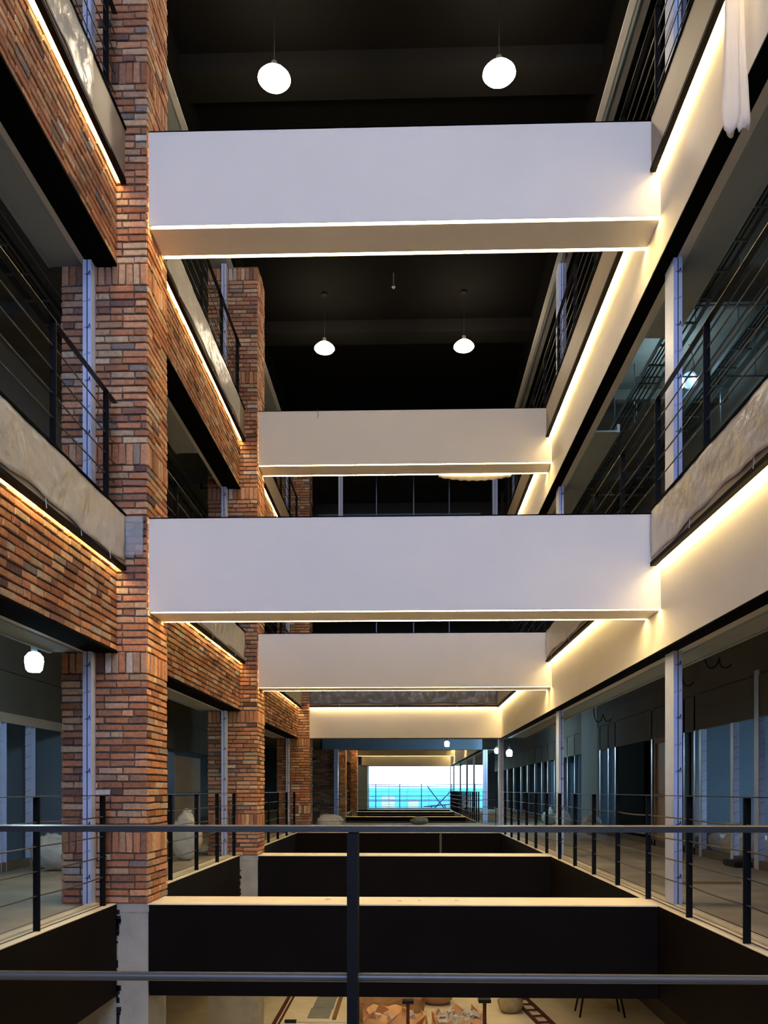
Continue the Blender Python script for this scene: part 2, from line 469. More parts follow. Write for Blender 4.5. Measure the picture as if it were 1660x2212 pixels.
pillar(*P2[0], 3.5, 'small brick pillar seen beyond the far bridge, nearer of two')
pillar(*P2[1], 3.5, 'farthest brick pillar, next to the bright window')

# ------------------------------------------------------------------ railings
def railing(loc, L, posts, label, rz=0, sag=True, thick=.0067):
    t = thing('railing', label, 'railing', loc, rz, 'dark steel railings')
    obj('handrail', B(-.025, .025, 0, L, 1.092, 1.1), 'handrail_paint', t)
    for z in (.887, .690, .490, .290):
        pts = []; ys = [0]+list(posts)+[L]
        ys = sorted(set(ys))
        for a, b in zip(ys[:-1], ys[1:]):
            s = random.uniform(0, .012) if sag else 0
            for q in range(4):
                f = q/4; pts.append((0, a+(b-a)*f, z-4*s*f*(1-f)))
        pts.append((0, L, z))
        obj('rod', tube(bm_new(), pts, thick, 8), 'rod_steel', t, smooth=True)
    for y in posts:
        obj('post', B(-.0275, .0275, y-.007, y+.007, 0.006, 1.09), 'rail_paint', t)
    return t
# rail the camera looks over (runs along X)
railing((-2.9, 1.155, 0), 5.35, [.06, 1.575, 2.825, 4.075, 5.3], 'dark steel railing right in front of the camera, crossing the whole picture', rz=-PI/2, sag=False)
pr = [6.21+1.253*q for q in range(-4, 13)]
railing((2.535, .9, 0), YE-1.0, [p-.9 for p in pr if p < YE-.1], 'long dark railing along the right floor edge at camera level')
railing((-3.0, 1.0, 0), 7.15, [.5, 1.8, 3.1, 4.35, 5.6, 7.05], 'dark railing left of the camera, ending at the nearest brick pillar')
railing((-3.0, 8.98, 0), 5.42, [.1, 1.4, 2.7, 3.98, 5.25], 'dark railing between the nearest and second brick pillars at camera level')
railing((-3.0, 15.15, 0), 6.9, [.1, 1.4, 2.65, 3.95, 5.35, 6.75], 'dark railing between the second and third brick pillars at camera level')
railing((-2.55, YE+.3, 0), 5.0, [.03, 4.97], 'dark railing across the far bridge, only end posts', rz=-PI/2, sag=False)
railing((2.535, V2, 0), 18.9, [.1+.9*q for q in range(21)], 'distant dark railing with close posts along the right of the far hall')
railing((-2.5, V2E+.3, 0), 5.0, [.03, 2.5, 4.97], 'distant railing crossing in front of the bright window', rz=-PI/2, sag=False)
railing((-3.0, 35.98, 0), 7.5, [.1+1.2*q for q in range(7)], 'distant railing between the two small brick pillars')
for k in (1, 2):
    L = LV[k]+.03
    railing((2.50, .9, L), YE-1.0, [.7+1.335*q for q in range(16)], 'dark railing above the right floor edge, %s' % LVN[k])
    railing((-2.93, 1.0, L), 7.2, [.4, 1.75, 3.1, 4.4, 5.75, 6.95], 'left dark railing, %s, ending at the nearest brick pillar' % LVN[k])
    railing((-2.93, 8.98, L), 5.42, [.1, 1.4, 2.7, 3.98, 5.2], 'left dark railing, %s, between first two pillars' % LVN[k])
    railing((-2.93, 15.15, L), 6.9, [.1, 1.4, 2.65, 3.95, 5.35, 6.7], 'dark railing left, %s, beyond the second brick pillar' % LVN[k])

# ------------------------------------------------------------------ film-wrapped frame posts on the glass lines
def stroke(bm, pts, y, w=.004):
    for (a, b) in zip(pts[:-1], pts[1:]):
        a = Vector((a[0], y, a[1])); b = Vector((b[0], y, b[1])); d = (b-a).normalized(); n = Vector((-d.z, 0, d.x))*w
        vs = [a+n, a-n, b-n, b+n]
        f = [bm.verts.new(v) for v in vs]; g_ = [bm.verts.new(v+Vector((0, .001, 0))) for v in vs]
        bm.faces.new(f); bm.faces.new(g_[::-1])
        for i in range(4): bm.faces.new((f[i], f[(i+1) % 4], g_[(i+1) % 4], g_[i]))
def frame_post(x, y, z0, z1, w, d, label, marks=True):
    t = thing('frame_post', label, 'post', (x, y, z0), group='film wrapped frame posts')
    h = z1-z0; g0 = w*.46
    bm = bm_new()
    box(bm, 0, g0, 0, d, 0, h); box(bm, g0+.010, w, 0, d, 0, h)
    obj('frame', bm, 'film', t)
    obj('groove', B(g0, g0+.010, .006, d-.006, 0, h), 'black', t)
    if marks:
        mk = bm_new(); z = .25
        q = 0
        while z < h-.15:
            if q % 2 == 0:
                stroke(mk, [(g0+.012, z), (g0+.030, z+.05), (g0+.036, z+.0)], -.0012, .0035); stroke(mk, [(g0-.02, z+.01), (g0+.032, z+.024)], -.0012, .003)
            else:
                stroke(mk, [(.006, z), (g0-.004, z+.016)], -.0012, .0018); stroke(mk, [(g0+.014, z+.018), (w-.008, z+.034)], -.0012, .0018)
                stroke(mk, [(g0+.014, z+.006), (w-.008, z+.022)], -.0012, .0018)
            z += .265; q += 1
        obj('film_print', mk, 'ink', t)
    return t
for k, L in enumerate(LV):
    top = L+2.55 if k < 2 else 10.34
    for i, y in enumerate((8.14, 14.3, 22.0)):
        frame_post(-3.235, y, L+.006, top, .085, .12, 'film wrapped post before the %s brick pillar, %s' % (['nearest', 'second', 'third'][i], LVN[k]))
    for i, y in enumerate((2.1, 8.27, 14.45)):
        frame_post(2.655, y, L+.014, top, .085, .27, 'film wrapped post on the right side, %s, %s' % (['beside the camera', 'in line with the first crossbeam', 'in line with the second crossbeam'][i], LVN[k]))
frame_post(2.50, 22.5, 0.0, 2.55, .14, .14, 'pale corner post at the right end of the far bridge, near side', marks=False)
frame_post(2.66, 28.8, 0.0, 2.55, .16, .16, 'pale corner post at the right end of the far bridge, far side', marks=False)
frame_post(-2.50, 28.3, 0.0, 2.55, .14, .14, 'pale corner post at the left end of the far bridge', marks=False)
frame_post(-1.9, 22.9, LV[2], LV[2]+2.5, .12, .12, 'pale frame post beyond the far end, two storeys up on the left', marks=False)
frame_post(2.38, 22.9, LV[2], LV[2]+2.5, .14, .14, 'pale frame post beyond the far end, two storeys up on the right', marks=False)
for i, y in enumerate((33.5, 37.5, 42.0, 47.8)):
    t = thing('frame_post', 'slim dark frame post along the right of the far hall, %s from the bridge' % ['first', 'second', 'third', 'fourth'][i], 'post', (2.7, y, 0), group='slim posts of the far hall')
    obj('frame', B(0, .07, 0, .1, 0.014, 2.55), 'galv', t)
# glass with reflections on the top right gallery
for i, (a, b) in enumerate(((2.4, 8.25), (8.56, 14.43), (14.75, 22.1))):
    o = obj('glass_pane', B(2.72, 2.73, a, b, LV[2]+.02, 10.33), 'glass')
    tag(o, 'reflective glass pane, top right gallery, %s' % BAYW[i], 'glass pane', 'glass panes of the top gallery')

# ------------------------------------------------------------------ plastic sheets over slab edges
def sheet(name, label, p0, u, Lh, z0, z1, n, m='plastic', amp=.008, ties=(), nx=None, billow=0):
    """hanging sheet along u from p0, facing n"""
    p0 = Vector(p0); u = Vector(u); n = Vector(n); nx = nx or int(Lh/.06)+4; nz = 12
    bm = bm_new(); g_ = []
    ph = [random.uniform(0, 6.28) for _ in range(8)]
    for i in range(nx+1):
        row = []
        for j in range(nz+1):
            a = Lh*i/nx; f = j/nz; z = z0+(z1-z0)*f
            d = amp*(math.sin(a*5.1+ph[0]+f*2)+.6*math.sin(a*13+ph[1]-f*5)+.4*math.sin(a*31+f*9+ph[2]))*(.35+.9*math.sin(PI*f)) + .004
            d += billow*math.sin(PI*f)*(.5+.5*math.sin(a*1.7+ph[3]))
            d += sum(.012*max(0, 1-abs(a-tt)*1.6)*abs(math.sin(math.atan2((1-f)*.001+f*(z1-z0)+.02, (a-tt)+1e-4)*9)) for tt in ties)*(1.1-f)
            zz = z + (.018*math.sin(a*2.7+ph[4])+.010*math.sin(a*9+ph[5]))*(1-f)
            row.append(bm.verts.new(p0+u*a+n*abs(d)+Vector((0, 0, zz))))
        g_.append(row)
    for i in range(nx):
        for j in range(nz):
            bm.faces.new((g_[i][j], g_[i+1][j], g_[i+1][j+1], g_[i][j+1]))
    o = obj(name, bm, m, smooth=True); tag(o, label, 'plastic sheet', 'plastic sheets over the floor edges')
    md = o.modifiers.new('t', 'SOLIDIFY'); md.thickness = .0015
    if ties:
        for a in ties:
            c_ = p0+u*a+n*.012
            tb = bm_new(); tube(tb, [c_+Vector((0, 0, z0+.05)), c_+Vector((0, 0, z0-.02)), c_+n*.006+Vector((0, 0, z0-.075))], .0035, 6)
            obj('tie', tb, 'white_fabric', o)
    return o
L1 = LV[1]; L2 = LV[2]
sheet('plastic_sheet', 'creased sheet over the left floor edge, one storey up, before the nearest pillar', (-2.848, .5, 0), (0, 1, 0), 7.72, L1-.47, L1+.002, (1, 0, 0), ties=(5.1, 5.9, 6.6, 7.3))
sheet('plastic_sheet', 'matte sheet over the left floor edge, one storey up, between first two pillars', (-2.848, 8.97, 0), (0, 1, 0), 5.4, L1-.47, L1+.002, (1, 0, 0), ties=(1.2, 3, 4.6))
sheet('plastic_sheet', 'matte sheet over the left floor edge, one storey up, beyond the second pillar', (-2.848, 15.14, 0), (0, 1, 0), 6.95, L1-.47, L1+.002, (1, 0, 0), ties=(1.5, 3.5, 5.5))
sheet('plastic_sheet', 'shiny crumpled sheet over the left floor edge, two storeys up, before the nearest pillar', (-2.848, .5, 0), (0, 1, 0), 6.9, L2-.46, L2+.002, (1, 0, 0), amp=.012, ties=(4, 5.6))
sheet('plastic_sheet', 'shiny sheet over the left floor edge, two storeys up, between first two pillars', (-2.848, 8.97, 0), (0, 1, 0), 5.0, L2-.46, L2+.002, (1, 0, 0), ties=(1.2, 3, 4.4))
sheet('plastic_sheet', 'matte sheet over the right floor edge, one storey up, before the first crossbeam', (2.428, .5, 0), (0, 1, 0), 7.72, L1-.45, L1+.002, (-1, 0, 0), ties=(5.3, 6.6))
sheet('plastic_sheet', 'matte sheet over the right floor edge, one storey up, between the crossbeams', (2.428, 8.82, 0), (0, 1, 0), 5.55, L1-.46, L1+.002, (-1, 0, 0), ties=(1.5, 3.5, 5))
sheet('plastic_sheet', 'matte sheet over the right floor edge, one storey up, beyond the second crossbeam', (2.428, 15.0, 0), (0, 1, 0), 7.0, L1-.46, L1+.002, (-1, 0, 0), ties=(2, 4, 6))
sheet('plastic_sheet', 'dark shiny creased sheet across the far end over the light strip', (-2.6, YE-.11, 0), (1, 0, 0), 5.0, L1-.46, L1+.05, (0, -1, 0), m='plastic_dark', amp=.032, ties=(.8, 2.35, 3.95))
# clear sheet lapping on the nearest pillar beside the lower crossbeam
sheet('plastic_sheet', 'small clear sheet folded onto the nearest brick pillar beside the lower white crossbeam', (-2.845, 8.235, 0), (1, 0, 0), .19, L1-.40, L1+.0, (0, -1, 0), m='plastic_clear', amp=.005, nx=8)

# white bag-like sheet tied at the top right light strip
def hanging_cloth():
    t = thing('hanging_sheet', 'long white plastic sheet tied to the top right light strip, hanging in two tails', 'plastic sheet', (2.42, 6.05, 0))
    def tail(cx, cy, zt, zb, w0, w1, seed, lean):
        bm = bm_new(); n = 26; m_ = 20; rings = []
        rnd = random.Random(seed); ph = [rnd.uniform(0, 6.28) for _ in range(4)]
        for i in range(n+1):
            f = i/n; z = zt+(zb-zt)*f
            w = w0+(w1-w0)*(f**.7)
            if f > .93: w *= 1-(f-.93)*5
            r_ = []
            for k in range(m_):
                a = 2*PI*k/m_
                fold = 1+.18*math.sin(3*a+ph[0]+f*2)+.10*math.sin(5*a+ph[1]-f*6)
                x = cx+lean*f + w*fold*math.cos(a); y = cy + w*.6*fold*math.sin(a)
                r_.append(bm.verts.new((x, y, z+.03*math.sin(2*a+ph[2])*f)))
            rings.append(r_)
        for i in range(n):
            for k in range(m_):
                bm.faces.new((rings[i][k], rings[i][(k+1) % m_], rings[i+1][(k+1) % m_], rings[i+1][k]))
        bm.faces.new(rings[0]); bm.faces.new(rings[-1])
        return bm
    obj('tail', tail(-.06, 0, 7.25, 5.93, .035, .062, 3, -.01), 'white_fabric', t, smooth=True)
    obj('tail', tail(-.01, .02, 7.0, 5.97, .03, .05, 5, .05), 'white_fabric', t, smooth=True)
    bm = bm_new()
    bmesh.ops.create_icosphere(bm, subdivisions=3, radius=.085, matrix=Matrix.Translation((-.03, 0, 7.15)) @ Matrix.Diagonal((1, .8, 1.15, 1)))
    obj('knot', bm, 'white_fabric', t, smooth=True)
    tb = bm_new(); tube(tb, [(-.04, 0, 7.2), (-.03, .0, 7.4), (-.03, .0, L2+.06)], .018, 8); obj('cord', tb, 'white_fabric', t, smooth=True)
hanging_cloth()
# drape under second upper crossbeam
bm = bm_new(); n = 30; rows = []
for i in range(n+1):
    f = i/n; x = .58+1.32*f; dz = -.075*math.sin(PI*f)**.8
    rows.append([bm.verts.new((x, 14.92+.03*j, L2-.964+dz*(j/4)+(.01*math.sin(9*f*6.28)*(j/4)))) for j in range(5)])
for i in range(n):
    for j in range(4): bm.faces.new((rows[i][j], rows[i+1][j], rows[i+1][j+1], rows[i][j+1]))
o = obj('drooping_sheet', bm, 'white_fabric', smooth=True); tag(o, 'white sheet drooping below the second crossbeam, two storeys up', 'plastic sheet')
o.modifiers.new('t', 'SOLIDIFY').thickness = .004

# ------------------------------------------------------------------ pendants
def pendant(x, y, label):
    t = thing('pendant_lamp', label, 'lamp', (x, y, 9.88), group='round pendant lamps under the roof')
    prof = [(.03, .155), (.06, .145), (.11, .115), (.16, .075), (.195, .035), (.20, .015), (.18, -.01), (.12, -.03), (.03, -.035)]
    obj('glass_shade', lathe(bm_new(), prof, 28), 'pendant_glow', t, smooth=True)
    obj('cord', tube(bm_new(), [(0, 0, .15), (0, 0, 1.1)], .005, 6), 'black', t)
    obj('cap', lathe(bm_new(), [(.035, .15), (.035, .23), (.01, .24)], 12), 'black', t)
    obj('ceiling_rose', lathe(bm_new(), [(.06, 1.08), (.06, 1.12)], 16), 'roof_beam', t)
    return t
for i, y in enumerate((4.0, 10.1, 16.3)):
    for j, x in enumerate((-1.63, 1.13)):
        pendant(x, y, 'glowing pendant lamp, %s of the %s pair' % (['left', 'right'][j], ['nearest overhead', 'middle', 'far'][i]))
for (x, y, lab) in ((-.4, 9.9, 'small sprinkler head hanging above the first upper crossbeam'), (-.25, 15.7, 'small sprinkler head between the far pair of pendant lamps')):
    t = thing('sprinkler', lab, 'sprinkler', (x, y, 10.75))
    obj('pipe', tube(bm_new(), [(0, 0, 0), (0, 0, .25)], .012, 8), 'galv', t)
    obj('head', lathe(bm_new(), [(.012, 0), (.035, -.01), (.035, -.02), (.01, -.05)], 12), 'stud', t)

# ------------------------------------------------------------------ work bulbs
def work_bulb(x, y, z, top, label, r=.065):
    t = thing('work_lamp', label, 'lamp', (x, y, z), group='cool white work bulbs')
    prof = [(r*.62, -r*1.15), (r*.85, -r*.9), (r*1.0, 0), (r*.95, r*.5), (r*.6, r*.95), (r*.2, r*1.1)]
    obj('bulb', lathe(bm_new(), prof, 16), 'bulb_cool', t, smooth=True)
    obj('socket', lathe(bm_new(), [(r*.35, r*1.05), (r*.35, r*2)], 10), 'black', t)
    obj('cord', tube(bm_new(), [(0, 0, r*2), (.01, 0, (top-z)*.6), (0, 0, top-z)], .004, 5), 'black', t)
    return t
work_bulb(-4.12, 9.0, 2.57, 3.6, 'bright cool work bulb in the left gallery at camera level', .1)
work_bulb(1.22, 25.0, 2.55, 3.6, 'cool work bulb over the far bridge', .075)
work_bulb(3.0, 27.5, 2.46, 3.6, 'cool work bulb right of the far bridge, behind the corner post', .08)
work_bulb(3.35, 27.0, 2.36, 3.6, 'cool work bulb in the right gallery just past the corner post', .1)
work_bulb(7.0, 21.8, 2.2, 3.6, 'added cool fill bulb inside the right rooms, farther one', .08)  # added out of sight to light the right rooms
work_bulb(7.3, 12.6, .75, 3.6, 'added low cool fill bulb inside the right room behind the wrapped studs', .1)  # added out of frame to brighten the blue room wall
work_bulb(-7.2, 11.0, 3.0, 3.6, 'added cool fill bulb inside the left room behind the header', .025)  # added behind the header as ambience for the left room
work_bulb(5.9, 9.3, 6.7, 7.5, 'added cool fill bulb in the right gallery, one storey up, near', .06)  # added out of frame as ambience one storey up
work_bulb(-6.4, 16.2, 2.9, 3.6, 'added cool fill bulb in the left rooms past the second pillar', .05)  # added out of sight as ambience for the left rooms
work_bulb(4.35, 7.6, 9.6, 11.2, 'cool work bulb behind the glass of the top right gallery', .07)
for i, (x, y) in enumerate(((0, 4.5), (-.6, 10.2), (1.4, 16.2), (-.8, 16.4))):  # lamps added out of sight to brighten the lower floor
    t = thing('pendant_lamp', 'added warm fill lamp over the lower floor, %s' % ['nearest the camera', 'just behind the first dark crossbeam', 'right behind the second dark crossbeam', 'left behind the second dark crossbeam'][i], 'lamp', (x, y, -1.35), group='added fill lamps above the lower floor')
    obj('shade', lathe(bm_new(), [(.02, .12), (.1, .08), (.15, 0)], 20), 'galv', t, smooth=True)
    obj('bulb', lathe(bm_new(), [(.02, -.05), (.09, -.03), (.11, 0), (.05, .03)], 16), 'lower_fill_glow', t, smooth=True)
    obj('cord', tube(bm_new(), [(0, 0, .12), (0, 0, .35)], .004, 5), 'black', t)
# floodlight
t = thing('flood_lamp', 'round work floodlight with chrome reflector hanging in the right gallery, one storey up', 'lamp', (3.93, 11.9, 7.0))
obj('reflector', lathe(bm_new(), [(.03, 0), (.06, .02), (.11, .09), (.125, .14), (.12, .14), (.10, .09), (.05, .03)], 20), 'stud', t, smooth=True, loc=(.05, 0, 0)).rotation_euler = (PI*.62, .3, .35)
obj('bulb', lathe(bm_new(), [(.02, -.08), (.055, -.06), (.08, .0), (.06, .06), (.01, .085)], 16), 'bulb_cool', t, smooth=True, loc=(-.05, -.05, -.06))
obj('cable', tube(bm_new(), [(.1, .05, .1), (.2, .05, .25), (.15, 0, .4), (.1, 0, .55)], .008, 6), 'cable_black', t)

# ------------------------------------------------------------------ side rooms
def gallery_wall(X, side, y0, y1, studs, zt, zh=2.2, z=0.0, nm='wall_right'):
    sg = 1 if X > 0 else -1
    bm = bm_new()
    box(bm, X, X+sg*.08, y0, y1, z+zh, z+2.82)
    box(bm, X+sg*.012, X+sg*.09, y0, y1, z+2.835, z+zt)
    box(bm, X, X+sg*.08, y0, y1, z, z+.13)
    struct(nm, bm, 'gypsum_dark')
def stud_post(x, y, z, h, label, w=.1, m='stud', grp='metal studs of the right wall'):
    t = thing('wall_stud', label, 'stud', (x, y, z), group=grp)
    bm = bm_new(); box(bm, 0, .09, -w/2, -w/2+.004, 0, h); box(bm, 0, .004, -w/2, w/2, 0, h); box(bm, 0, .09, w/2-.004, w/2, 0, h)
    obj('channel', bm, m, t)
    if h > 2 and m == 'film':
        mk = bm_new(); zz = .1
        while zz < h-.1:
            stroke(mk, [(.003, zz), (.088, zz+.035)], -w/2-.0015, .0022); zz += .17
        obj('film_print', mk, 'black', t)
    return t
XG = 5.1
gallery_wall(XG, 'R', 1, 22.2, (), 3.6)
gallery_wall(XG, 'R', 24.2, 48, (), 3.6)
struct('wall_right', B(XG, XG+.1, 22.2, 24.2, 0, 3.6), 'gypsum')
struct('wall_right', B(8.2, 8.3, 1, 48, 0, 3.6), 'blue_wall')
for y in (10.4, 15.1, 20.2, 25, 30, 36): struct('wall_right', B(5.2, 8.2, y, y+.1, 0, 3.6), 'blue_wall')
struct('door_1', B(XG+.02, XG+.07, 17.9, 20.1, .0, 2.2), 'black_soffit')
dr = struct('door_2', B(XG+.03, XG+.07, 15.6, 17.05, .0, 2.13), 'door_panel', 'beige door leaf in the right gallery wall')
fm = bm_new()
box(fm, XG+.0, XG+.03, 15.5, 15.6, 0, 2.2); box(fm, XG+.0, XG+.03, 17.05, 17.15, 0, 2.2); box(fm, XG, XG+.03, 15.6, 17.05, 2.1, 2.2); box(fm, XG, XG+.032, 15.6, 17.05, 1.0, 1.08)
obj('frame', fm, 'timber', dr); obj('handle', tube(bm_new(), [(XG+.02, 15.72, .95), (XG-.04, 15.74, 1.0), (XG-.04, 15.74, .85), (XG+.02, 15.72, .82)], .008, 6), 'black', dr)
ys = [11.45, 12.15, 13.05, 14.45, 14.75, 15.3, 17.3, 20.3, 21.0, 21.9, 25.2, 26.3, 27.1, 28.6, 30.0, 31.3, 33, 35, 37, 39.5, 42, 45]
STN = ['just before the beige door', 'at the near jamb of the beige door', 'at the far jamb of the beige door', 'just past the black doorway']+['%s past the black doorway' % q for q in ('second','third','fourth','fifth','sixth','seventh','eighth','ninth','tenth','eleventh','twelfth','thirteenth','fourteenth','fifteenth','sixteenth')]
for i, y in enumerate(ys):
    if i in (0, 1, 2, 3):
        stud_post(XG-.005, y, 0, 2.9 if i in (1,) else 2.2, 'film wrapped stud in the right gallery wall, %s from the right picture edge' % ['first', 'second', 'third', 'fourth'][i], m='film', w=.13 if i != 1 else .16, grp='film wrapped studs of the right wall')
    else:
        stud_post(XG+.0, y, 0, 2.85, 'shiny metal stud in the right gallery wall, %s' % STN[i-4], w=.08)
wb = struct('window_2', B(8.17, 8.2, 13.3, 14.2, .95, 2.0), 'black')
# left rooms
XLW = -5.65
gallery_wall(XLW, 'L', 1, 27, (), 3.6, zh=2.14, nm='wall_left')
struct('wall_left', B(-8.6, -8.7, 1, 48, 0, 3.6), 'blue_wall')
for y in (13.6, 19.0): struct('wall_left', B(-5.75, -8.6, y, y+.1, 0, 3.6), 'blue_wall')
for i, y in enumerate((11.4, 12.3)):
    t = stud_post(XLW-.085, y, 0, 2.14, 'film wrapped stud in the left gallery wall, %s' % ['at the picture edge', 'nearer the brick pillar'][i], m='film', w=.15, grp='film wrapped studs of the left wall')
struct('trim_11', B(XLW-.01, XLW+.012, 10, 13.55, 2.10, 2.24), 'panel_pale')
struct('window_3', B(-8.0, -7.4, 13.55, 13.6, 1.12, 1.78), 'black')
for i, y in enumerate((16.6, 17.6)):
    stud_post(XLW+.0, y, 0, 2.6, 'shiny metal stud in the left gallery between pillars, %s' % ['nearer', 'farther'][i], grp='metal studs of the left wall')
for i, y in enumerate((24, 25, 26)):
    stud_post(XLW+.0, y, 0, 2.6, 'shiny metal stud in the left gallery past the second pillar, %s' % ['nearest', 'middle', 'farthest'][i], grp='metal studs past the second pillar')
t = thing('wrapped_door', 'door leaf wrapped in creased dark blue plastic leaning in the left gallery', 'door', (-5.35, 18.0, 0))
obj('leaf', B(0, .06, 0, .65, 0, 2.0, .01), 'blue_wrap', t)
for i, (y0_, y1_, z0_, z1_, mt) in enumerate(((18.9, 19.7, .1, 1.0, 'timber'), (18.9, 19.7, 1.08, 2.0, 'timber'), (19.75, 22.3, .1, 1.0, 'panel_pale'), (19.75, 22.3, 1.08, 2.0, 'panel_pale'))):
    struct('wall_left', B(XLW+.01, XLW+.03, y0_, y1_, z0_, z1_), mt)
# upper gallery back walls
for k in (1, 2):
    L = LV[k]
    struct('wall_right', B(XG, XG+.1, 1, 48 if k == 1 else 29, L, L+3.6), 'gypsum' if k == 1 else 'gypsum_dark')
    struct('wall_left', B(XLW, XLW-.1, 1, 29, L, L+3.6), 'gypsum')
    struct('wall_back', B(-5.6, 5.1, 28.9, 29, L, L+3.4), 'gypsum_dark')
    struct('wall_back', B(-2.9, 2.4, 26.9, 27.0, L, L+2.35), 'blue_wall')
# exposed ceiling beams in the galleries
for k in (0, 1):
    for y in (3.0, 5.2, 7.4, 10.6, 13.2, 16.6, 19.0, 21.4):
        for sx0, sx1 in ((3.3, XG), (-3.7, XLW)):
            struct('ceiling', B(sx0, sx1, y, y+.16, LV[k+1]-.46, LV[k+1]-.3), 'slab')
def cable_tray(x, y0, y1, z, top, label, w=.3, axis='y'):
    t = thing('cable_tray', label, 'cable tray', (x, y0, z), rz=0 if axis == 'y' else -PI/2, group='ceiling cable trays')
    Lh = y1-y0
    for s in (0, w): obj('side_rail', B(s, s+.012, 0, Lh, 0, .07), 'galv', t)
    a = .1; rg = None
    while a < Lh:
        if rg is None: rg = obj('rung', B(.012, w, 0, .03, .01, .025), 'galv', t)
        else:
            rg = rg.copy(); C.objects.link(rg); rg.parent = t
        rg.location = (0, a, 0); a += .5
    a = .4
    while a < Lh:
        for s in (-.01, w+.022): obj('hanger_rod', tube(bm_new(), [(s, a, 0), (s, a, top-z)], .006, 5), 'galv', t)
        a += 2.6
    cb = bm_new()
    for q in range(4):
        pts = [(.05+.06*q+.015*math.sin(b*.9+q), b, .04+.01*math.sin(b*1.3+q*2)) for b in [Lh*i/30 for i in range(31)]]
        tube(cb, pts, .011, 6)
    obj('cables', cb, 'cable_black', t)
cable_tray(3.55, 2, 27, 2.98, 3.6, 'cable tray under the ceiling of the right gallery at camera level')
cable_tray(-4.6, 2, 21, 2.98, 3.6, 'cable tray under the ceiling of the left gallery at camera level')
cable_tray(3.22, 2, 22, L1+2.9, L1+3.6, 'cable tray in the right gallery, one storey up, near the opening')
cable_tray(4.3, 2, 22, L1+3.1, L1+3.6, 'cable tray in the right gallery, one storey up, near the back wall')
cable_tray(-4.5, 2, 22, L1+3.0, L1+3.6, 'cable tray under the ceiling of the left gallery, one storey up')
cable_tray(3.7, 2, 22, L2+2.7, L2+3.4, 'cable tray in the top right gallery')
def tray_x(y, z, top, label):
    t = thing('cable_tray', label, 'cable tray', (-1.9, y, z), group='ceiling cable trays')
    for s in (0, .25): obj('side_rail', B(0, 4.2, s, s+.01, 0, .05), 'galv', t)
    a = .1; rg = None
    while a < 4.2:
        if rg is None: rg = obj('rung', B(0, .03, .0, .25, .0, .05), 'stud', t)
        else:
            rg = rg.copy(); C.objects.link(rg); rg.parent = t
        rg.location = (a, 0, 0); a += .21
    for a in (.95, 2.1, 3.2): obj('hanger_rod', B(a, a+.03, -.01, .0, -.08, top-z), 'stud', t)
tray_x(25.5, LV[2]+1.72, 11.31, 'ladder cable tray across the far end, two storeys up')
tray_x(25.5, LV[1]+1.9, LV[2]-.29, 'ladder cable tray across the far end, one storey up')
# thin conduits
def conduit(pts, label, r=.012, m='galv', grp='conduits under the gallery ceilings'):
    o = obj('conduit', tube(bm_new(), pts, r, 6), m, smooth=True); tag(o, label, 'pipe', grp)
for i, x in enumerate((3.32, 3.5, 3.72)):
    conduit([(x+.3, 3, L1+2.72+.1*i), (x+.3, 21.8, L1+2.72+.1*i)], 'thin conduit running under the right gallery ceiling, one storey up, %s' % ['nearest the opening', 'middle', 'nearest the back wall'][i])
for i, x in enumerate((-3.9, -5.1)):
    conduit([(x, 3, L1+2.8+.1*i), (x, 21.8, L1+2.8+.1*i)], 'thin conduit running under the left gallery ceiling, one storey up, %s' % ['nearer', 'farther from'][i] + ' the opening')
for j, y in enumerate((5.6, 9.9, 11.6, 16.2)):
    conduit([(3.2, y, L1+3.0), (5.05, y, L1+3.0)], 'thin conduit crossing the right gallery ceiling, one storey up, %s from the camera' % ['first','second','third','fourth'][j], grp='crossing conduits, right gallery')
for j, (x, y) in enumerate(((3.3, 9.4), (3.9, 9.8), (4.4, 8.6), (3.4, 12.4), (4.2, 13.2), (3.5, 6.9), (4.6, 11.0), (3.8, 15.4), (-4.0, 6.2), (-4.6, 7.6))):
    conduit([(x, y, L1+2.7), (x, y, L1+3.6)], 'thin rod from %s gallery ceiling, one storey up, %s' % ('right' if x > 0 else 'left', ['above the first frame post','just past the first frame post','near the back wall','below the soffit gap','under the floodlight','nearest the camera by the opening','mid bay by the back wall','near the second frame post','farther','nearer'][j] if x > 0 else ('nearer' if x > -4.3 else 'farther')), .006, grp='dangling threaded rods')
def cable_loop(x, y, z, r, label):
    pts = []
    for i in range(34):
        a = i/33*PI*3.4; pts.append((x+.04*a, y+r*math.sin(a)+.02*a, z+.0+r*math.cos(a)*(1-.04*a)))
    pts = [(x, y+.02, 3.63 if z < 4 else 7.54)]+pts
    o = obj('cable_loop', tube(bm_new(), pts, .011, 6), 'cable_black', smooth=True); tag(o, label, 'cable', 'loose cable loops')
cable_loop(4.3, 13.6, 2.95, .12, 'black cable loop dangling in the right gallery, right of the first frame post')
cable_loop(4.3, 12.0, 3.0, .1, 'smaller black cable loop dangling in the right gallery at the picture edge')
cable_loop(4.4, 19.5, 2.85, .12, 'black cable loop dangling in the right gallery beyond the second crossbeam')
cable_loop(4.64, 12.3, L1+2.55, .11, 'pale cable coil under the floodlight, one storey up')
bpy.context.scene.objects['cable_loop.003'].data.materials.clear(); bpy.context.scene.objects['cable_loop.003'].data.materials.append(M['stud'])

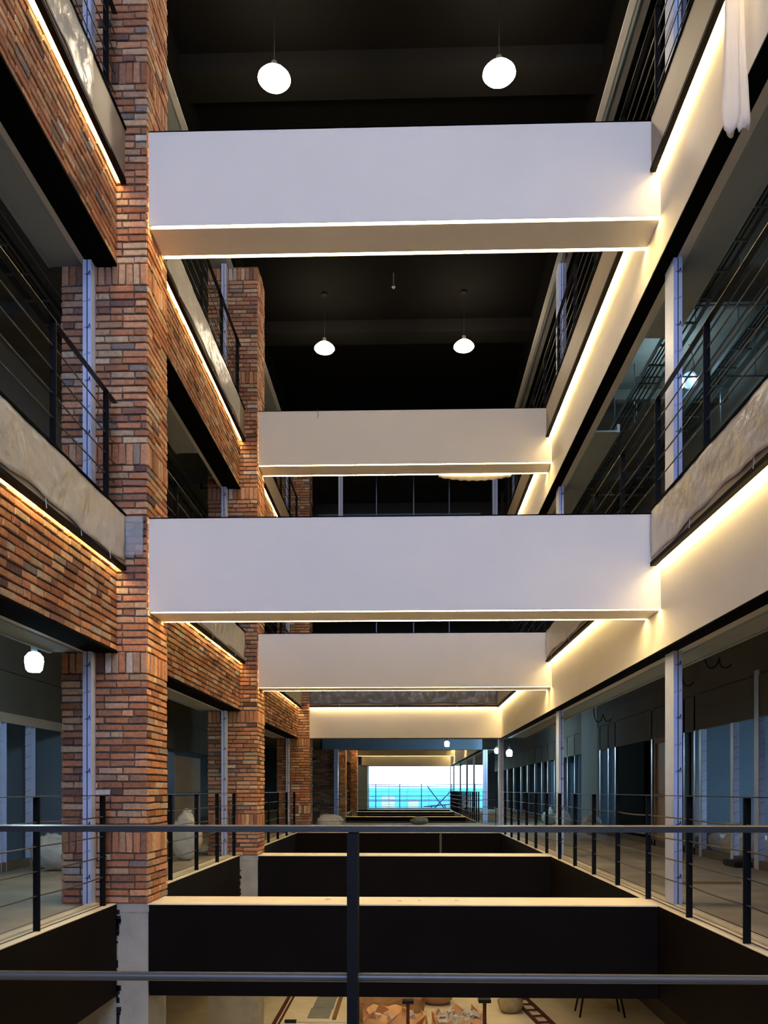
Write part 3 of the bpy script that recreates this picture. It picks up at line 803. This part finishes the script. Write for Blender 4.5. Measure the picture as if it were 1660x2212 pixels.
# ------------------------------------------------------------------ sacks and clutter
def sackobj(name, label, loc, sx, sy, sz, m, seed=1, neck=True, rz=0, cat='sack', group=None):
    bm = bm_new(); rnd = random.Random(seed)
    bmesh.ops.create_icosphere(bm, subdivisions=4, radius=1)
    ph = [rnd.uniform(0, 6.28) for _ in range(6)]
    for v in bm.verts:
        x, y, z = v.co
        q = 1+.07*math.sin(4*x+ph[0])*math.cos(3*z+ph[1])+.05*math.sin(9*y+ph[2]+5*z)+.03*math.sin(15*x+11*z+ph[3])
        zz = (z+1)/2
        wid = 1.0 if zz < .55 else 1-(zz-.55)*.75
        fx = math.copysign(abs(x)**.7, x); fy = math.copysign(abs(y)**.7, y)
        v.co = (fx*wid*q*sx/2, fy*wid*q*sy/2, (zz**.9)*sz*q)
    mz = min(v.co.z for v in bm.verts)
    for v in bm.verts: v.co.z -= mz
    t = thing(name, label, cat, loc, rz, group)
    obj('bag', bm, m, t, smooth=True)
    if neck:
        nb = bm_new(); tube(nb, [(0, 0, sz*.93), (.02, 0, sz*1.03), (.05, .02, sz*1.12)], [sx*.10, sx*.05, sx*.14], 10); obj('tied_neck', nb, m, t, smooth=True)
    return t
sackobj('rubble_sack', 'tall white woven sack standing behind the left railing between the first two pillars', (-3.62, 13.4, 0), .5, .4, .74, 'sack', 3)
sackobj('rubble_sack', 'slumped white sack leaning beside the tall white sack', (-4.1, 13.5, 0), .4, .45, .36, 'sack', 9, neck=False)
sackobj('rubble_sack', 'large pale sack by the left gallery wall beside the nearest brick pillar', (-4.95, 11.7, 0), .85, .7, .52, 'sack', 4, neck=False)
sackobj('rubble_sack', 'beige sack lying at the left end of the far bridge', (-2.2, 23.6, 0), .75, .5, .46, 'sack', 5, neck=False)
for i, (x, y, s) in enumerate(((5.62, 14.6, .36), (5.6, 13.9, .40), (5.6, 13.3, .33), (5.62, 12.5, .36))):
    sackobj('rubble_sack', 'white sack of rubble inside the right room, %s' % ['leftmost, behind the frame post', 'second from the left', 'third, beside the wrapped stud', 'rightmost, shiny'][i], (x, y, 0), .6, .5, s+.12, 'sack', 20+i, group='sacks along the right wall')
for i, (x, y) in enumerate(((4.75, 21.3), (4.8, 25.4), (4.7, 27.2))):
    sackobj('rubble_sack', 'small white sack by the right gallery wall, %s' % ['between crossbeam and bridge', 'beside the bridge', 'farthest'][i], (x, y, 0), .5, .4, .5, 'sack', 40+i)
sackobj('debris_heap', 'crumpled dark and pale rubbish heap in the middle of the far bridge', (.42, 27.2, 0), .6, .4, .26, 'tan_sack', 61, neck=False, cat='rubbish')
bx = obj('plank', B(3.3, 4.1, 10.2, 10.32, 0, .02), 'timber'); tag(bx, 'thin offcut lying on the right gallery floor', 'plank')
t = thing('dust_pan', 'flat dark tray with crumpled foil at the foot of the right wall', 'tray', (5.0, 12.55, .0)); obj('pan', B(-.15, .2, -.25, .25, 0, .09, .02), 'black', t)
o = obj('tape_strip', B(.88, .94, YE-.026, YE-.021, -.75, .0), 'gypsum_dark'); tag(o, 'pale tape strip down the dark face below the far bridge', 'tape')
# offcuts on ledge
for i, (x, w_) in enumerate(((-.1, .05), (.12, .03), (.5, .04), (-.85, .05))):
    o = obj('paper_scrap', B(x, x+w_, 8.5+.03*i, 8.53+.03*i, .003, .012), 'white_fabric'); tag(o, 'tiny pale scrap on the nearest cream beam ledge, %s' % ['second from left', 'third from left', 'rightmost', 'leftmost'][i], 'scrap', 'scraps on the ledge')

# ------------------------------------------------------------------ lower floor
ZF = -H
def bulk_bag(x, y, w, h, label, seed, m='orange_bag', flaps=True):
    t = thing('bulk_bag', label, 'bag', (x, y, ZF), group='builders bulk bags on the lower floor' if flaps else None)
    rnd = random.Random(seed); bm = bm_new(); n = 28; rings = []
    for z, f in ((0, .92), (.2, 1.02), (.5, 1.06), (.75, 1.04), (.92, .99), (1.0, 1.0), (.97, .92), (.86, .82), (.84, .3)):
        r_ = []
        for k in range(n):
            a = 2*PI*k/n; c_, s_ = math.cos(a), math.sin(a)
            q = (abs(c_)**5+abs(s_)**5)**(-.2)
            j = 1+.035*math.sin(5*a+seed+z*4)+rnd.uniform(-.012, .012)
            up = h*z + (.07*math.sin(3*a+seed)+.05*math.sin(7*a+seed*2) if z > .8 else 0)
            r_.append(bm.verts.new((w/2*f*q*c_*j, w/2*f*q*s_*j, max(0, up))))
        rings.append(r_)
    for i in range(len(rings)-1):
        for k in range(n): bm.faces.new((rings[i][k], rings[i][(k+1) % n], rings[i+1][(k+1) % n], rings[i+1][k]))
    bm.faces.new(rings[0]); bm.faces.new(rings[-1])
    obj('sack_body', bm, m, t, smooth=True)
    if flaps:
        for q in range(7):
            a = q*PI*2/7+seed; c_ = Vector((w*.47*math.cos(a), w*.47*math.sin(a), h*.92))
            fb = bm_new(); s = rnd.uniform(.12, .26); tn = Vector((-math.sin(a), math.cos(a), 0))
            p = [c_-tn*s, c_+tn*s, c_+tn*.5*s+Vector((0, 0, s*1.1))+Vector((math.cos(a), math.sin(a), 0))*rnd.uniform(-.15, .12), c_-tn*.15*s+Vector((0, 0, s*.7))]
            v = [fb.verts.new(x_) for x_ in p]; fb.faces.new((v[0], v[1], v[2])); fb.faces.new((v[0], v[2], v[3]))
            o = obj('flap', fb, m, t); o.modifiers.new('s', 'SOLIDIFY').thickness = .01
    return t
def debris(t, w, z, seed, n=26):
    rnd = random.Random(seed); bm = bm_new()
    for q in range(n):
        s = rnd.uniform(.03, .1)
        mt = Matrix.Translation((rnd.uniform(-w, w)*.4, rnd.uniform(-w, w)*.4, z+rnd.uniform(0, .08))) @ Matrix.Rotation(rnd.uniform(0, 6), 4, (rnd.random(), rnd.random(), rnd.random()+.1)) @ Matrix.Diagonal((s*2.2, s, s*.5, 1))
        bmesh.ops.create_cube(bm, size=1, matrix=mt)
    o = obj('rubble', bm, 'sack', t); o['kind'] = 'stuff'
a = bulk_bag(-.22, 15.1, 1.15, .92, 'open peach coloured bulk bag on the lower floor, left one', 2); debris(a, .9, .80, 3, 9)
a = bulk_bag(.98, 15.35, 1.0, .82, 'open peach bulk bag full of offcuts on the lower floor, right one', 6); debris(a, 1.0, .78, 8, 60)
bulk_bag(-.35, 18.3, 1.4, .55, 'big round brown sack on the lower floor behind the peach bags', 11, 'brown_bag', flaps=False)
sackobj('rubble_sack', 'brown paper sack on the lower floor beside the round brown sack', (.72, 19.5, ZF), .7, .6, .45, 'brown_bag', 71, neck=False)
sackobj('rubble_sack', 'mossy grey bucket-like sack on the lower floor, behind the right bulk bag', (2.35, 18.8, ZF), .55, .5, .45, 'tan_sack', 72, neck=False)
def prop(x, y, h, label, spread=.0):
    t = thing('steel_prop', label, 'prop', (x, y, ZF), group='rusty steel props')
    for q in range(3):
        a_ = q*2.1+.3
        obj('leg', tube(bm_new(), [(.32*math.cos(a_), .32*math.sin(a_), 0), (.04*math.cos(a_), .04*math.sin(a_), h*.55)], .014, 6), 'rust', t)
    obj('tube', tube(bm_new(), [(0, 0, .02), (0, 0, h)], .028, 10), 'rust', t)
    obj('head_plate', B(-.09, .09, -.07, .07, h, h+.05), 'black', t)
prop(1.15, 12.2, 1.93, 'rusty steel prop with black head plate on the lower floor, right one')
prop(.02, 13.0, 1.7, 'rusty steel prop on the lower floor behind the left bulk bag')
t = thing('tool_box', 'black crate standing on the lower floor between the props', 'crate', (.62, 20.1, ZF)); obj('crate', B(-.15, .15, -.12, .12, 0, .3, .01), 'black', t)
# tiles strip, plank, rails
for i, (y0_, y1_) in enumerate(((18.2, 19.0), (19.0, 20.0), (20.0, 21.5))):
    o = obj('sheet_pile', B(-2.2+.03*i, -1.72+.02*i, y0_, y1_-.04, ZF, ZF+.03), 'tile'); tag(o, 'grey protective board on the lower floor, %s of three' % ['nearest', 'middle', 'farthest'][i], 'board', 'grey boards in a row')
bm = bm_new(); box(bm, -.04, .04, 0, 3.0, 0, .05); o = obj('plank', bm, 'timber', loc=(-1.60, 18.1, ZF)); tag(o, 'long timber lath beside the grey boards on the lower floor', 'plank')
bm = bm_new(); box(bm, -.03, .03, 0, 4.0, 0, .06); box(bm, .08, .12, 0, 4, 0, .03); o = obj('floor_channel', bm, 'rust', loc=(-2.86, 17.3, ZF)); tag(o, 'rusty channel along the left edge of the lower floor', 'channel')
t = thing('folded_ladder', 'reddish ladder frame lying along the right of the lower floor', 'ladder', (2.95, 16.6, ZF), rz=.12)
for s in (0, .32): obj('side_rail', B(s, s+.05, 0, 4.6, 0, .07), 'rust', t)
for q in range(9): obj('rung', B(.05, .32, .3+.5*q, .34+.5*q, .02, .05), 'rust', t)
t = thing('trestle', 'dark trestle stool in the shadow of the lower floor on the right', 'trestle', (4.35, 18.7, ZF))
obj('top', B(-.45, .45, -.2, .2, .72, .78), 'black', t)
for sx in (-.4, .4):
    for sy in (-.18, .18): obj('leg', tube(bm_new(), [(sx*1.25, sy*1.5, 0), (sx*.9, sy, .74)], .022, 6), 'black', t)
bm = bm_new()
for q in range(12): 
    a_ = q*.5
    bmesh.ops.create_cube(bm, size=1, matrix=Matrix.Translation((.09*math.cos(a_*3)+.03*q-.2, .05*math.sin(a_*5), .03)) @ Matrix.Rotation(a_, 4, 'Z') @ Matrix.Diagonal((.12, .03, .04, 1)))
o = obj('tool_pile', bm, 'black', loc=(2.35, 17.0, ZF)); tag(o, 'small tangle of dark tools on the lower floor right of the steel prop', 'tools')
t = thing('tube_light', 'long white fluorescent tube lying near the grey boards on the lower floor', 'tube', (-2.4, 17.85, ZF+.02))
obj('tube', tube(bm_new(), [(.0, 0, 0), (1.1, 0, -.01)], .02, 8), 'white_trim', t); obj('end_cap', B(-.25, .0, -.05, .05, -.04, .04), 'black', t)
struct('wall_left', B(-6.5, -6.4, Y0, YW, -H, -.3), 'black_soffit'); struct('wall_right', B(5.6, 5.7, Y0, YW, -H, -.3), 'gypsum_dark')

# ------------------------------------------------------------------ far window and outdoors
fm = bm_new()
for x in (-2.45, -1.1, .05, 1.35, 2.65, 3.7, 4.84): box(fm, x, x+.05 if x not in (.05, 1.35, -1.1) else x+.02, YW-.02, YW+.06, -.02, 2.75)
box(fm, -2.45, 4.9, YW-.02, YW+.06, 2.68, 2.75); box(fm, -2.45, 4.9, YW-.02, YW+.06, -.02, .05)
w4 = struct('window_4', fm, 'galv')
obj('pane', B(-2.45, 4.9, YW+.02, YW+.03, 0, 2.75), 'glass', w4)
struct('wall_left', B(-2.95, -2.3, V2E, YW, 0, 2.6), 'blue_wall')
struct('ground', B(-30, 30, YW+.2, 80, -1.2, -1.0), 'outside_ground', cat='ground')
t = thing('hoarding', 'turquoise construction netting outside the bright window', 'fence', (0, 57, -1))
obj('netting', B(-12, 14, 0, .05, 0, 2.3), 'sky_net', t)
for i, (x, w_, h_) in enumerate(((-1.7, .9, 1.7), (.1, .7, 1.5), (3.2, 1.2, 1.8))):
    o = obj('tarp', B(x, x+w_, 55.9, 55.93, -1, -1+h_), 'white_trim'); tag(o, 'pale tarpaulin hung outside the bright window, %s' % ['left', 'middle', 'right'][i], 'tarpaulin', 'tarpaulins outside')
t = thing('scaffold', 'blue tube scaffold outside the bright window', 'scaffold', (0, 53.2, -1.0))
for x in (-2.0, -.45, .95, 2.9, 4.4): obj('upright', tube(bm_new(), [(x, 0, 0), (x, 0, 2.55)], .035, 8), 'scaffold_blue', t)
for z in (1.45, 1.75, 2.35, 2.48): obj('ledger', tube(bm_new(), [(-3, 0, z), (5, 0, z+.03)], .028, 8), 'scaffold_blue', t)
t = thing('lift_cart', 'blue folding work trolley parked outside the bright window', 'trolley', (2.0, 52.2, -1.0))
for a_, b_ in (((-.9, .3), (.9, 2.2)), ((.9, .3), (-.7, 2.4)), ((-.9, 1.1), (.8, 1.25)), ((-.9, .3), (.9, .3)), ((-.6, .3), (-.4, 1.2)), ((.7, .3), (.4, 1.2))):
    obj('tube', tube(bm_new(), [(a_[0], 0, a_[1]), (b_[0], 0, b_[1])], .04, 8), 'scaffold_blue', t)
for sx in (-.8, .8): obj('wheel', tube(bm_new(), [(sx, -.05, .2), (sx, .05, .2)], .2, 16), 'scaffold_blue', t)
# ties hanging from beams
for (x, y, z, lab) in ((-1.56, 14.41, L2-.02, 'short frayed tie hanging over the top edge of the second upper crossbeam'),):
    o = obj('cable_tie', tube(bm_new(), [(x, y+.02, z+.03), (x, y, z), (x+.01, y-.01, z-.08), (x-.01, y-.01, z-.13)], .006, 6), 'tan_sack'); tag(o, lab, 'tie')
